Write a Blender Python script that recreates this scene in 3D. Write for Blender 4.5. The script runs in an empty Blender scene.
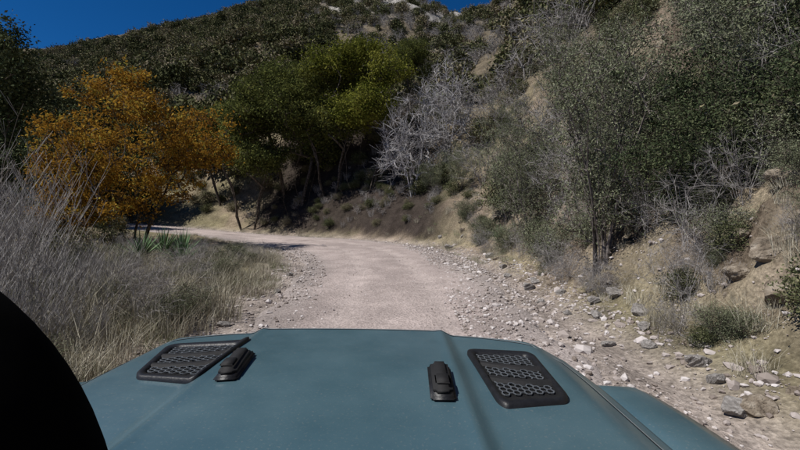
import bpy, math, numpy as np
from mathutils import Vector
R = np.random.default_rng(7)
scene = bpy.context.scene

# ------------------------------------------------------------------ helpers
def hsh(ix, iy, seed):
    n = (ix*374761393 + iy*668265263 + seed*974634777) & 0xffffffff
    n = ((n ^ (n >> 13)) * 1274126177) & 0xffffffff
    return ((n ^ (n >> 16)) & 0xffff) / 65535.0
def vnoise(x, y, seed=0):
    x = np.asarray(x, float); y = np.asarray(y, float)
    ix = np.floor(x).astype(np.int64); iy = np.floor(y).astype(np.int64)
    fx = x-ix; fy = y-iy
    fx = fx*fx*(3-2*fx); fy = fy*fy*(3-2*fy)
    a = hsh(ix, iy, seed); b = hsh(ix+1, iy, seed); c = hsh(ix, iy+1, seed); d = hsh(ix+1, iy+1, seed)
    return (a+(b-a)*fx)*(1-fy) + (c+(d-c)*fx)*fy
def fbm(x, y, seed=0, o=4):
    s = 0; a = 0.5; t = 0
    for i in range(o):
        s = s + a*vnoise(x*2**i+17.3*i, y*2**i-9.1*i, seed+i); t += a; a *= .5
    return s/t*2-1
def sm(x, a, b):
    t = np.clip((x-a)/(b-a), 0, 1); return t*t*(3-2*t)

def mesh_from(name, V, F, mats=(), fmat=None, smooth=False, attrs=None):
    V = np.asarray(V, np.float32); F = np.asarray(F, np.int32)
    me = bpy.data.meshes.new(name)
    k = F.shape[1]
    me.vertices.add(len(V)); me.vertices.foreach_set('co', V.ravel())
    me.loops.add(F.size); me.loops.foreach_set('vertex_index', F.ravel())
    me.polygons.add(len(F))
    me.polygons.foreach_set('loop_start', np.arange(0, F.size, k, dtype=np.int32))
    me.polygons.foreach_set('loop_total', np.full(len(F), k, np.int32))
    for m in mats: me.materials.append(m)
    if fmat is not None: me.polygons.foreach_set('material_index', np.asarray(fmat, np.int32))
    me.polygons.foreach_set('use_smooth', np.full(len(F), smooth, bool))
    if attrs:
        for n, arr in attrs.items():
            arr = np.asarray(arr, np.float32)
            if arr.ndim == 1:
                at = me.attributes.new(n, 'FLOAT', 'POINT'); at.data.foreach_set('value', arr)
            else:
                if arr.shape[1] == 3: arr = np.hstack([arr, np.ones((len(arr), 1), np.float32)])
                at = me.attributes.new(n, 'FLOAT_COLOR', 'POINT'); at.data.foreach_set('color', arr.ravel())
    me.update(); me.validate()
    return me
def add_obj(name, me, parent=None, loc=(0, 0, 0), rot=(0, 0, 0), sc=(1, 1, 1)):
    o = bpy.data.objects.new(name, me)
    scene.collection.objects.link(o)
    o.location = loc; o.rotation_euler = rot; o.scale = sc
    if parent: o.parent = parent
    return o

# ------------------------------------------------------------------ materials
def newmat(name):
    m = bpy.data.materials.new(name); m.use_nodes = True
    nt = m.node_tree; nt.nodes.clear()
    out = nt.nodes.new('ShaderNodeOutputMaterial')
    return m, nt, out
def N(nt, t, **kw):
    n = nt.nodes.new(t)
    for k, v in kw.items(): setattr(n, k, v)
    return n
def ramp(nt, stops):
    r = N(nt, 'ShaderNodeValToRGB'); e = r.color_ramp.elements
    while len(e) < len(stops): e.new(0.5)
    for i, (p, c) in enumerate(stops):
        e[i].position = p; e[i].color = (*c, 1)
    return r
def mixc(nt, a, b, f, mode='MIX'):
    m = N(nt, 'ShaderNodeMix', data_type='RGBA', blend_type=mode)
    for sock, v in ((m.inputs[0], f), (m.inputs[6], a), (m.inputs[7], b)):
        if hasattr(v, 'is_output'): nt.links.new(v, sock)
        else: sock.default_value = v if not isinstance(v, tuple) else (*v, 1)
    return m.outputs[2]

def leaf_mat(name, stops, trans=0.3, objvar=0.25, hue=None):
    m, nt, out = newmat(name)
    at = N(nt, 'ShaderNodeAttribute', attribute_name='tint')
    src = at.outputs['Fac']
    if objvar > 0:
        oi = N(nt, 'ShaderNodeObjectInfo')
        ma = N(nt, 'ShaderNodeMath', operation='MULTIPLY_ADD')
        nt.links.new(oi.outputs['Random'], ma.inputs[0]); ma.inputs[1].default_value = objvar
        nt.links.new(at.outputs['Fac'], ma.inputs[2])
        sb = N(nt, 'ShaderNodeMath', operation='SUBTRACT'); nt.links.new(ma.outputs[0], sb.inputs[0]); sb.inputs[1].default_value = objvar/2
        src = sb.outputs[0]
    r = ramp(nt, stops); nt.links.new(src, r.inputs[0])
    d = N(nt, 'ShaderNodeBsdfDiffuse')
    nt.links.new(r.outputs[0], d.inputs['Color'])
    if trans > 0:
        t = N(nt, 'ShaderNodeBsdfTranslucent'); nt.links.new(r.outputs[0], t.inputs['Color'])
        mx = N(nt, 'ShaderNodeMixShader'); mx.inputs[0].default_value = trans
        nt.links.new(d.outputs[0], mx.inputs[1]); nt.links.new(t.outputs[0], mx.inputs[2])
        nt.links.new(mx.outputs[0], out.inputs[0])
    else: nt.links.new(d.outputs[0], out.inputs[0])
    return m
def simple_mat(name, stops, scale=8, rough=.85, bump=.3, detail=6, spec=.3, bscale=None, coord='Object'):
    m, nt, out = newmat(name)
    tc = N(nt, 'ShaderNodeTexCoord')
    no = N(nt, 'ShaderNodeTexNoise'); no.inputs['Scale'].default_value = scale; no.inputs['Detail'].default_value = detail
    nt.links.new(tc.outputs[coord], no.inputs['Vector'])
    r = ramp(nt, stops); nt.links.new(no.outputs['Fac'], r.inputs[0])
    b = N(nt, 'ShaderNodeBsdfPrincipled'); b.inputs['Roughness'].default_value = rough
    b.inputs['Specular IOR Level'].default_value = spec
    nt.links.new(r.outputs[0], b.inputs['Base Color'])
    if bump > 0:
        n2 = N(nt, 'ShaderNodeTexNoise'); n2.inputs['Scale'].default_value = bscale or scale*3; n2.inputs['Detail'].default_value = 8
        nt.links.new(tc.outputs[coord], n2.inputs['Vector'])
        bp = N(nt, 'ShaderNodeBump'); bp.inputs['Strength'].default_value = bump; bp.inputs['Distance'].default_value = .02
        nt.links.new(n2.outputs['Fac'], bp.inputs['Height']); nt.links.new(bp.outputs[0], b.inputs['Normal'])
    nt.links.new(b.outputs[0], out.inputs[0])
    return m
def wood_mat(name, lo, hi):
    m, nt, out = newmat(name)
    tc = N(nt, 'ShaderNodeTexCoord'); no = N(nt, 'ShaderNodeTexNoise'); no.inputs['Scale'].default_value = 9; no.inputs['Detail'].default_value = 1
    nt.links.new(tc.outputs['Object'], no.inputs['Vector'])
    r = ramp(nt, [(.35, lo), (.65, hi)]); nt.links.new(no.outputs['Fac'], r.inputs[0])
    d = N(nt, 'ShaderNodeBsdfDiffuse'); nt.links.new(r.outputs[0], d.inputs['Color']); nt.links.new(d.outputs[0], out.inputs[0]); return m

M_bark = wood_mat('bark', (.045, .036, .028), (.13, .11, .09))
M_barkmid = wood_mat('bark_mid', (.09, .075, .065), (.24, .21, .19))
M_barkgrey = wood_mat('bark_grey', (.24, .225, .22), (.50, .48, .47))
M_twig = wood_mat('twig_grey', (.17, .155, .145), (.37, .345, .325))
M_stalk = wood_mat('stalk_grey', (.22, .205, .195), (.42, .40, .38))
M_orange = leaf_mat('leaf_orange', [(0, (.09, .05, .02)), (.3, (.23, .12, .022)), (.6, (.39, .21, .032)), (.8, (.43, .27, .045)), (1, (.28, .27, .06))], .3, 0)
M_oak = leaf_mat('leaf_oak', [(0, (.035, .042, .016)), (.5, (.10, .115, .034)), (1, (.20, .205, .06))], .2, .15)
M_oaky = leaf_mat('leaf_oak_yellow', [(0, (.06, .075, .014)), (.5, (.16, .17, .030)), (1, (.29, .28, .06))], .25, .1)
M_dark = leaf_mat('leaf_dark', [(0, (.022, .034, .018)), (.5, (.06, .078, .038)), (1, (.14, .155, .08))], 0, .2)
M_sage = leaf_mat('leaf_sage', [(0, (.07, .082, .05)), (.5, (.155, .17, .10)), (1, (.29, .30, .195))], 0, .25)
M_hill = leaf_mat('leaf_hill', [(0, (.042, .048, .024)), (.3, (.088, .095, .044)), (.55, (.135, .138, .066)), (.75, (.185, .168, .092)), (1, (.22, .185, .13))], 0, .85)
M_hilln = leaf_mat('leaf_brush', [(0, (.05, .055, .028)), (.35, (.095, .105, .05)), (.6, (.15, .155, .08)), (.8, (.20, .18, .105)), (1, (.23, .19, .145))], 0, .75)
M_grass = leaf_mat('dry_grass', [(0, (.18, .16, .115)), (.5, (.37, .335, .25)), (1, (.60, .56, .45))], 0, .4)
M_ggreen = leaf_mat('green_grass', [(0, (.09, .105, .055)), (.5, (.21, .225, .125)), (1, (.38, .37, .235))], 0, .4)
M_yucca = leaf_mat('yucca_leaf', [(0, (.06, .11, .055)), (1, (.18, .25, .13))], 0, .2)
M_rock = simple_mat('rock', [(.3, (.11, .088, .066)), (.5, (.22, .18, .135)), (.72, (.34, .295, .235))], 3, bump=1, bscale=9, rough=.95, spec=.1)
M_rockgrey = simple_mat('rock_grey', [(.3, (.16, .145, .13)), (.7, (.36, .335, .31))], 4, bump=.8, bscale=14, rough=.95, spec=.1)

def gravel_mat():
    m, nt, out = newmat('gravel_stone')
    at = N(nt, 'ShaderNodeAttribute', attribute_name='tint')
    r = ramp(nt, [(0, (.20, .165, .14)), (.5, (.38, .33, .30)), (1, (.58, .535, .51))])
    nt.links.new(at.outputs['Fac'], r.inputs[0])
    b = N(nt, 'ShaderNodeBsdfDiffuse')
    nt.links.new(r.outputs[0], b.inputs['Color']); nt.links.new(b.outputs[0], out.inputs[0]); return m
M_gravel = gravel_mat()

def ground_mat(name, lo, hi, litter=False):
    m, nt, out = newmat(name)
    tc = N(nt, 'ShaderNodeTexCoord')
    at = N(nt, 'ShaderNodeAttribute', attribute_name='Col')
    def noise(s, d=4, rough=.6):
        n = N(nt, 'ShaderNodeTexNoise'); n.inputs['Scale'].default_value = s; n.inputs['Detail'].default_value = d
        n.inputs['Roughness'].default_value = rough
        nt.links.new(tc.outputs['Object'], n.inputs['Vector']); return n.outputs['Fac']
    n1 = noise(1.3); n2 = noise(14, 5, .7)
    r1 = ramp(nt, [(.3, (lo,)*3), (.7, (hi,)*3)]); nt.links.new(n1, r1.inputs[0])
    r2 = ramp(nt, [(.35, (lo,)*3), (.65, (hi,)*3)]); nt.links.new(n2, r2.inputs[0])
    c = mixc(nt, at.outputs['Color'], r1.outputs[0], 1.0, 'MULTIPLY')
    c = mixc(nt, c, r2.outputs[0], 1.0, 'MULTIPLY')
    vo = N(nt, 'ShaderNodeTexVoronoi'); vo.inputs['Scale'].default_value = 26
    nt.links.new(tc.outputs['Object'], vo.inputs['Vector'])
    rv = ramp(nt, [(.05, (1.2, 1.2, 1.2)), (.35, (1, 1, 1)), (.8, (.85, .84, .83))]); nt.links.new(vo.outputs['Distance'], rv.inputs[0])
    c = mixc(nt, c, rv.outputs[0], 1.0, 'MULTIPLY')
    b = N(nt, 'ShaderNodeBsdfDiffuse')
    nt.links.new(c, b.inputs['Color'])
    bp = N(nt, 'ShaderNodeBump'); bp.inputs['Strength'].default_value = .8; bp.inputs['Distance'].default_value = .05
    nt.links.new(n2, bp.inputs['Height'])
    bp2 = N(nt, 'ShaderNodeBump'); bp2.inputs['Strength'].default_value = .5; bp2.inputs['Distance'].default_value = .015
    nt.links.new(vo.outputs['Distance'], bp2.inputs['Height']); bp2.invert = True
    nt.links.new(bp.outputs[0], bp2.inputs['Normal']); nt.links.new(bp2.outputs[0], b.inputs['Normal'])
    nt.links.new(b.outputs[0], out.inputs[0]); return m
M_ground = ground_mat('ground_soil', .60, 1.3)
M_road = ground_mat('road_dirt', .82, 1.14)

# ------------------------------------------------------------------ road centreline (x, y, halfwidth)
CP = np.array([(0, -80, 2.4), (0, -20, 2.4), (.0, 0, 2.3), (-.05, 5.7, 2.3), (-.1, 9, 2.5), (-.4, 13, 2.85), (-1.35, 17.5, 3.3), (-3.6, 21.4, 3.4),
               (-7, 24.7, 3.2), (-12, 27.8, 2.9), (-19, 31, 2.8), (-30, 34, 3), (-50, 38, 3), (-95, 52, 3), (-300, 90, 3)], float)
C = CP.copy()
for _ in range(3):
    q = np.empty((2*(len(C)-1), 3)); q[0::2] = .75*C[:-1]+.25*C[1:]; q[1::2] = .25*C[:-1]+.75*C[1:]
    C = np.vstack([C[:1], q, C[-1:]])
def road_dist(x, y):
    best = np.full(x.shape, 1e9); side = np.zeros(x.shape); 
    for i in range(len(C)-1):
        x0, y0, w0 = C[i]; x1, y1, w1 = C[i+1]
        dx, dy = x1-x0, y1-y0; L2 = dx*dx+dy*dy
        t = np.clip(((x-x0)*dx+(y-y0)*dy)/L2, 0, 1)
        d = np.hypot(x-x0-t*dx, y-y0-t*dy) - (w0+t*(w1-w0))
        cr = dx*(y-y0)-dy*(x-x0)
        m = d < best
        best = np.where(m, d, best); side = np.where(m, np.where(cr > 0, -1, 1), side)
    return best, side
def zroad(x, y):
    return 1.3*sm(-x, 5, 36) + .12*sm(y, 10, 22)
AZ = np.array([-180, -90, -60, -45, -38, -30, -22, -17, -8, 0, 4, 7, 13, 18, 30, 45, 90, 180.])
KK = np.array([.3, .3, .5, .60, .62, .645, .67, .675, .675, .66, .60, .565, .565, .69, .80, .86, .8, .3])
def height(x, y, full=False):
    x = np.asarray(x, float); y = np.asarray(y, float)
    d, s = road_dist(x, y)
    z0 = zroad(x, y)
    az = np.degrees(np.arctan2(x, y)); k = np.interp(az, AZ, KK)
    near = 1-sm(y, 15, 24)
    st = 1.0*near+.9*(1-near)
    b = np.maximum(0, d-st)
    g = sm(d, st-.3, st+1.6)
    steep = (.95*near+1.15*(1-near))*b
    leftsoft = sm(-x, 8, 14)*(1-near)
    steep = steep*(1-.45*leftsoft)
    top = 4.3
    hb = top*(1-np.exp(-steep/top*1.15))
    ridge = 150+12*fbm(az/9, az*0+3, 5)
    hh = np.minimum(b, ridge)*k - np.maximum(0, b-ridge)*.25
    ho = hb*g + hh*sm(b, 1.5, 9)
    ho = ho + fbm(x/26, y/26, 11, 4)*6*sm(b, 8, 50) + fbm(x/7, y/7, 21, 3)*.9*sm(b, 2, 9)
    rk = np.abs(fbm(x/1.3, y/1.3, 31, 4)); rk2 = 1-np.abs(fbm(x/.55+3, y/.55, 33, 3))*2.2
    ho = ho + (rk*.85+.26*rk2-.15)*sm(b, .1, 1.5)*(.35+.65*near) - .10*sm(d, 0, .4)*(1-sm(d, .4, 1.2)) + .10*sm(d, .5, 1.2)
    hi = .14*sm(d, .1, 1.6)+fbm(x/2.2, y/2.2, 41, 4)*.18*sm(d, 0, 1.5) + sm(d, 20, 120)*6
    o = np.where(s > 0, ho, hi)
    inroad = sm(-d, -.05, .5)
    z = z0 + o*(d > -.3) - .07*inroad
    z = z+fbm(x*1.7, y*1.7, 51, 3)*.03
    if full: return z, d, s, near, b
    return z
def hz(x, y): return float(height(np.array([x]), np.array([y]))[0])

n = 640
s = np.linspace(-1, 1, n); a = 5.7
gx = 8*np.sinh(a*s)+0.0; gy = 8*np.sinh(a*s)+9
X, Y = np.meshgrid(gx, gy); X = X.ravel(); Y = Y.ravel()
Z, D, S, NEAR, B = height(X, Y, True)
idx = np.arange(n*n).reshape(n, n)
F = np.stack([idx[:-1, :-1], idx[:-1, 1:], idx[1:, 1:], idx[1:, :-1]], -1).reshape(-1, 4)
def col(c): return np.array(c)[None, :]
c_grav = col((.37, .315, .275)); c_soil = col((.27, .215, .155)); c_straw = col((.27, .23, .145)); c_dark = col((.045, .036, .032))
c_rock = col((.32, .26, .195)); c_rdark = col((.125, .096, .072)); c_hill = col((.17, .14, .098)); c_pale = col((.40, .375, .34)); c_green=col((.17,.155,.09))
def lerp(a, b, t): return a*(1-t[:, None])+b*t[:, None]
Cc = lerp(c_soil+0*X[:, None], c_straw, sm(fbm(X/2, Y/2, 61), -.1, .3))
Cc = lerp(Cc, c_green, .6*sm(fbm(X/3, Y/3, 67), -.1, .3))
out = (S > 0)
nb = out*NEAR
Cc = lerp(Cc, c_rock, nb*sm(B, .1, 1)*(.55+.45*sm(fbm(X/1.1, Y/1.1, 71), -.2, .2)))
Cc = lerp(Cc, c_rdark, nb*sm(B, .2, 1.2)*sm(fbm(X/.9, Y/.9, 75, 4), -.25, .15)*.9)
fb = out*(1-NEAR)
bankdark = out*sm(Y, 18, 23)*sm(B+.5*fbm(X, Y, 3), -.1, .7)*(1-sm(B, 12, 18))*sm(X+fbm(X/2,Y/2,77), -13.5, -10.5)*(1-sm(X, 1.5, 4))  # tree shade and leaf litter painted together into the bank colour
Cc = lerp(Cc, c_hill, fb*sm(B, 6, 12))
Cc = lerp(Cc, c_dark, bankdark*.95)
az = np.degrees(np.arctan2(X, Y))
pale = out*sm(B, 55, 100)*sm(fbm(X/22, Y/22, 81), -.3, .1)*sm(az, -18, -8)
Cc = lerp(Cc, c_pale, pale)
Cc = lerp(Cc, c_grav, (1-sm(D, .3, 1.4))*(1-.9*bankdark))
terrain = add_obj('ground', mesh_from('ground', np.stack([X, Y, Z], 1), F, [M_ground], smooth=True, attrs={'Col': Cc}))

# road ribbon
L = np.concatenate([[0], np.cumsum(np.hypot(*(np.diff(C[:, :2], axis=0).T)))])
ys = np.concatenate([np.arange(0, 60, 3), np.arange(60, 130, .15), np.arange(130, 260, 1.0)])
cx = np.interp(ys, L, C[:, 0]); cy = np.interp(ys, L, C[:, 1]); cw = np.interp(ys, L, C[:, 2])
tx = np.gradient(cx, ys); ty = np.gradient(cy, ys); tl = np.hypot(tx, ty); tx /= tl; ty /= tl
m = 60; tt = np.linspace(-1, 1, m)
edge = .35*fbm(ys/1.1, ys*0, 91)
PX = cx[:, None]+ty[:, None]*tt[None]*(cw+edge)[:, None]; PY = cy[:, None]-tx[:, None]*tt[None]*(cw+edge)[:, None]
PZ = zroad(PX, PY)+.05*(1-tt[None]**2)+.02*fbm(PX*.9, PY*.9, 95)
lat = tt[None]*cw[:, None]
PZ = PZ - .03*np.exp(-((np.abs(lat+.1)-.85)/.28)**2) - .09*sm(np.abs(tt[None])+0*PX, .9, 1) + .012*fbm(PX*7, PY*7, 96)
idx = np.arange(len(ys)*m).reshape(len(ys), m)
F = np.stack([idx[:-1, :-1], idx[:-1, 1:], idx[1:, 1:], idx[1:, :-1]], -1).reshape(-1, 4)
rc = lerp(col((.43, .36, .33))+0*PX.ravel()[:, None], col((.35, .305, .28)), sm(np.abs((tt[None]+0*PX).ravel()), .5, .95))
rc = rc*(1+.28*fbm(PX*.7, PY*.3, 97).ravel()[:, None])
track = np.exp(-((np.abs(lat+.1)-.85)/.3)**2).ravel()
rc = lerp(rc, col((.49, .415, .38)), .6*track)
add_obj('dirt_road', mesh_from('dirt_road', np.stack([PX.ravel(), PY.ravel(), PZ.ravel()], 1), F, [M_road], smooth=True, attrs={'Col': rc}))

# ------------------------------------------------------------------ rocks
import bmesh
def ico(sub):
    bm = bmesh.new(); bmesh.ops.create_icosphere(bm, subdivisions=sub, radius=1)
    V = np.array([v.co[:] for v in bm.verts]); F = np.array([[v.index for v in f.verts] for f in bm.faces]); bm.free(); return V, F
I1 = ico(1); I4 = ico(5)
def rock_mesh(name, mat, seed, flat=.7):
    r = np.random.default_rng(seed); V, F = I4; V = V.copy()
    V *= (1+.25*fbm(V[:, 0]*1.3+V[:, 2]*1.1+seed, V[:, 1]*1.3-V[:, 2]*.8, seed+7, 2))[:, None]
    for _ in range(16):
        nrm = r.normal(size=3); nrm /= np.linalg.norm(nrm); o = r.uniform(.5, .9)
        dd = V@nrm-o; V -= np.where(dd > 0, dd*.95, 0)[:, None]*nrm
    V += V*(.14*fbm(V[:, 0]*3.5+V[:, 2]*2.2, V[:, 1]*3.5-V[:, 2]*2.7, seed, 5))[:, None]
    V *= np.array([1, r.uniform(.65, .9), flat])
    return mesh_from(name, V, F, [mat], smooth=False)
rocksT = [rock_mesh('rock_tan_%d' % i, M_rock, 100+i, .75) for i in range(5)]
rocksG = [rock_mesh('rock_grey_%d' % i, M_rockgrey, 120+i, .65) for i in range(4)]
def put_rock(x, y, r, tan=True, sink=.3, name='rock', dz=0, sc=(1, 1, 1)):
    me = (rocksT if tan else rocksG)[int(R.integers(0, 4))]
    return add_obj(name, me, None, (x, y, hz(x, y)+r*.6*(1-2*sink)+dz), tuple(R.uniform(-.35, .35, 2))+(R.uniform(0, 6.28),), (r*sc[0], r*sc[1], r*sc[2]))

def gravel():
    pts = []
    def along(nn, lo, hi, smin, smax, side, y0, y1, pw=1.0):
        sidx = R.uniform(y0, y1, nn)+80
        x = np.interp(sidx, L, C[:, 0]); y = np.interp(sidx, L, C[:, 1]); w = np.interp(sidx, L, C[:, 2])
        gxx = np.interp(sidx, ys, tx); gyy = np.interp(sidx, ys, ty)
        o = lo+(hi-lo)*R.uniform(0, 1, nn)**pw
        lat = side*(w+o)
        px, py = x+gyy*lat, y-gxx*lat
        sz = smin+(smax-smin)*R.uniform(0, 1, nn)**4
        keep = vnoise(px*1.1, py*1.1, 5) + R.uniform(-.5, .5, nn) > .3
        pts.append(np.stack([px, py, sz], 1)[keep])
    along(12500, 1.3, -1.4, .007, .045, 1, 2.5, 18, .8)
    along(5000, .7, -.9, .007, .04, -1, 3, 20, .8)
    along(1600, 2.6, .8, .008, .05, 1, 2.5, 12)
    along(480, 1.2, -.9, .04, .11, 1, 3, 22)
    along(110, .6, -.3, .04, .09, -1, 3, 22)
    along(3200, -.5, -4.5, .004, .024, 1, 3, 20)
    along(900, .8, -1, .02, .06, 1, 18, 60)
    P = np.vstack(pts); V0, F0 = I1; k = len(P)
    z1 = height(P[:, 0], P[:, 1])
    d, _ = road_dist(P[:, 0], P[:, 1])
    z = np.where(d < -.25, zroad(P[:, 0], P[:, 1])+.03, z1+.01)
    Vs = V0[None]*(1+R.uniform(-.3, .3, (k, len(V0), 1)))
    ang = R.uniform(0, 6.28, k); sc = np.stack([R.uniform(.8, 1.4, k), R.uniform(.6, 1, k), R.uniform(.4, .8, k)], 1)
    Vs = Vs*sc[:, None, :]*P[:, 2][:, None, None]
    c, s_ = np.cos(ang)[:, None], np.sin(ang)[:, None]
    xx = Vs[..., 0]*c-Vs[..., 1]*s_; yy = Vs[..., 0]*s_+Vs[..., 1]*c
    Vs = np.stack([xx+P[:, 0:1], yy+P[:, 1:2], Vs[..., 2]+z[:, None]], -1).reshape(-1, 3)
    F = (F0[None]+(np.arange(k)*len(V0))[:, None, None]).reshape(-1, 3)
    add_obj('gravel', mesh_from('gravel', Vs, F, [M_gravel], attrs={'tint': np.repeat(R.uniform(0, 1, k), len(V0))}))
gravel()

# ------------------------------------------------------------------ plants
def leaf_quads(P, size, rng, up=.3, aspect=.5, dirs=None):
    k = len(P)
    a = rng.normal(size=(k, 3)) if dirs is None else dirs+rng.normal(size=(k, 3))*.35
    a /= np.linalg.norm(a, axis=1)[:, None]
    b = np.cross(a, rng.normal(size=(k, 3))+np.array([0, 0, up])); b /= np.linalg.norm(b, axis=1)[:, None]+1e-9
    s = (size*rng.uniform(.6, 1.4, k))[:, None]
    V = np.stack([P-a*s*.5, P+b*s*.5*aspect, P+a*s*.5, P-b*s*.5*aspect], 1).reshape(-1, 3)
    return V, np.arange(4*k).reshape(k, 4)
def tubes(pos, par, rad, minr=0.0):
    pos = np.asarray(pos); par = np.asarray(par); rad = np.asarray(rad)
    allch = np.nonzero((par >= 0) & (rad >= minr))[0]; Vs = []; Fs = []; off = 0
    for ns, ch in ((6, allch[rad[allch] > .025]), (3, allch[rad[allch] <= .025])):
        if len(ch) == 0: continue
        A = pos[par[ch]]; Bp = pos[ch]
        ra = np.minimum(rad[par[ch]], rad[ch]*1.35); rb = rad[ch]
        d = Bp-A; l = np.linalg.norm(d, axis=1)+1e-9; d = d/l[:, None]
        ref = np.where(np.abs(d[:, 2:3]) < .9, np.array([[0, 0, 1.]]), np.array([[1., 0, 0]]))
        u = np.cross(d, ref); u /= np.linalg.norm(u, axis=1)[:, None]; v = np.cross(d, u)
        an = np.arange(ns)/ns*2*np.pi
        ring = u[:, None]*np.cos(an)[None, :, None]+v[:, None]*np.sin(an)[None, :, None]
        V = np.concatenate([A[:, None]+ring*ra[:, None, None], Bp[:, None]+d[:, None]*rb[:, None, None]*.3+ring*rb[:, None, None]], 1).reshape(-1, 3)
        base = (np.arange(len(ch))*2*ns)[:, None]+off
        i = np.arange(ns); j = (i+1) % ns
        Fs.append(np.stack([base+i, base+j, base+ns+j, base+ns+i], -1).reshape(-1, 4)); Vs.append(V); off += len(V)
    return np.vstack(Vs), np.vstack(Fs)
def skeleton(seeds, targets, rng, step=.35, jit=.12, zpen=.7, tip=.008, expo=2.2, droop=0.12):
    pos = []; par = []
    for poly in seeds:
        for i, p in enumerate(poly):
            par.append(-1 if i == 0 else len(pos)-1); pos.append(np.array(p, float))
    base = np.array(seeds[0][0])
    order = np.argsort(np.linalg.norm(targets-base, axis=1))
    arr = np.zeros((60000, 3)); arr[:len(pos)] = pos; cnt = len(pos); par = list(par)
    ends = []
    for t in targets[order]:
        q = arr[:cnt]
        dv = t-q; dist = np.linalg.norm(dv, axis=1)
        cost = dist+zpen*np.maximum(0, -dv[:, 2]+.15*dist) 
        j = int(np.argmin(cost)); p0 = q[j].copy(); l = dist[j]
        k = max(2, int(l/step)+1)
        side = rng.normal(size=3)*jit*l
        prev = j
        for i in range(1, k+1):
            f = i/k
            p = p0+(t-p0)*f+side*math.sin(math.pi*f)+np.array([0, 0, droop*l*math.sin(math.pi*f)])+rng.normal(size=3)*jit*.12*(i < k)
            arr[cnt] = p; par.append(prev); prev = cnt; cnt += 1
        ends.append(cnt-1)
    pos = arr[:cnt].copy(); par = np.array(par)
    acc = np.zeros(cnt); rad = np.zeros(cnt)
    for i in range(cnt-1, -1, -1):
        rad[i] = max(tip, acc[i]**(1/expo)) if acc[i] > 0 else tip
        if par[i] >= 0: acc[par[i]] += rad[i]**expo
    return pos, par, rad, np.array(ends)
def crown_targets(lobes, nn, rng, shell=.55):
    w = np.array([l[3]*l[4]*l[5] for l in lobes])**.66; w /= w.sum(); out = []
    for l, ww in zip(lobes, w):
        k = max(3, int(nn*ww)); v = rng.normal(size=(k, 3)); v /= np.linalg.norm(v, axis=1)[:, None]
        r = (shell+(1-shell)*rng.uniform(0, 1, k)**.6)
        r *= 1+.3*fbm(v[:, 0]*2.3+l[0], v[:, 1]*2.3+v[:, 2]*1.9, int(rng.integers(0, 999)), 2)
        out.append(np.array(l[:3])+v*r[:, None]*np.array(l[3:6]))
    return np.vstack(out)
def build_plant(name, seeds, targets, rng, wood, leafm, leaves=80, size=.1, spread=.3, tip=.008, twigs=0, twl=.4, minr=0, aspect=.5, expo=2.2, jit=.12, along=None, zpen=.7, step=.35):
    pos, par, rad, ends = skeleton(seeds, targets, rng, tip=tip, expo=expo, jit=jit, zpen=zpen, step=step)
    if twigs:
        p2 = [pos]; q2 = [par]; r2 = [rad]; c0 = len(pos)
        src = np.nonzero(rad < tip*3)[0]
        for _ in range(twigs):
            j = rng.choice(src, size=len(ends)*2)
            dr = pos[j]-pos[np.maximum(par[j], 0)]; dr /= np.linalg.norm(dr, axis=1)[:, None]+1e-6
            dr = dr+rng.normal(size=dr.shape)*.7+np.array([0, 0, .25]); dr /= np.linalg.norm(dr, axis=1)[:, None]
            l = twl*rng.uniform(.4, 1.3, len(j))[:, None]
            a1 = pos[j]+dr*l*.5+rng.normal(size=dr.shape)*twl*.05; a2 = a1+(dr+rng.normal(size=dr.shape)*.35)*l*.5
            k = len(j)
            p2 += [a1, a2]; q2 += [j, c0+np.arange(k)]; r2 += [np.full(k, tip*.7), np.full(k, tip*.4)]; c0 += 2*k
        pos = np.vstack(p2); par = np.concatenate(q2); rad = np.concatenate(r2)
    V, F = tubes(pos, par, rad, minr)
    tint = np.zeros(len(V)); fm = np.zeros(len(F), int)
    if leafm is not None:
        src = pos[ends]
        k = leaves
        ctint = rng.uniform(.15, .85, len(src))
        kk = rng.poisson(k*rng.uniform(.2, 1.7, len(src)))
        ii = np.repeat(np.arange(len(src)), kk)
        P = src[ii]+rng.normal(size=(len(ii), 3))*np.array([1, 1, .7])*spread*rng.uniform(.6, 1.2, len(src))[ii][:, None]
        lt = np.clip(ctint[ii]+rng.normal(size=len(ii))*.17, 0, 1)
        LV, LF = leaf_quads(P, size, rng, aspect=aspect)
        if along:
            nodes = np.nonzero(rad < tip*2.2)[0]; j = rng.choice(nodes, size=along)
            pj = np.maximum(par[j], 0); f = rng.uniform(0, 1, along)[:, None]
            P2 = pos[j]*(1-f)+pos[pj]*f+rng.normal(size=(along, 3))*size*.6
            dd = pos[j]-pos[pj]; dd /= np.linalg.norm(dd, axis=1)[:, None]+1e-6
            L2, F2 = leaf_quads(P2, size, rng, aspect=aspect, dirs=dd*.6)
            LF = np.vstack([LF, F2+len(LV)]); LV = np.vstack([LV, L2])
            lt = np.concatenate([lt, np.clip(.5+rng.normal(size=along)*.2, 0, 1)])
        F = np.vstack([F, LF+len(V)]); fm = np.concatenate([fm, np.ones(len(LF), int)])
        V = np.vstack([V, LV]); tint = np.concatenate([tint, np.repeat(lt, 4)])
    return mesh_from(name, V, F, [wood]+([leafm] if leafm else []), fm, attrs={'tint': tint})

def rg(s): return np.random.default_rng(s)
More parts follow.
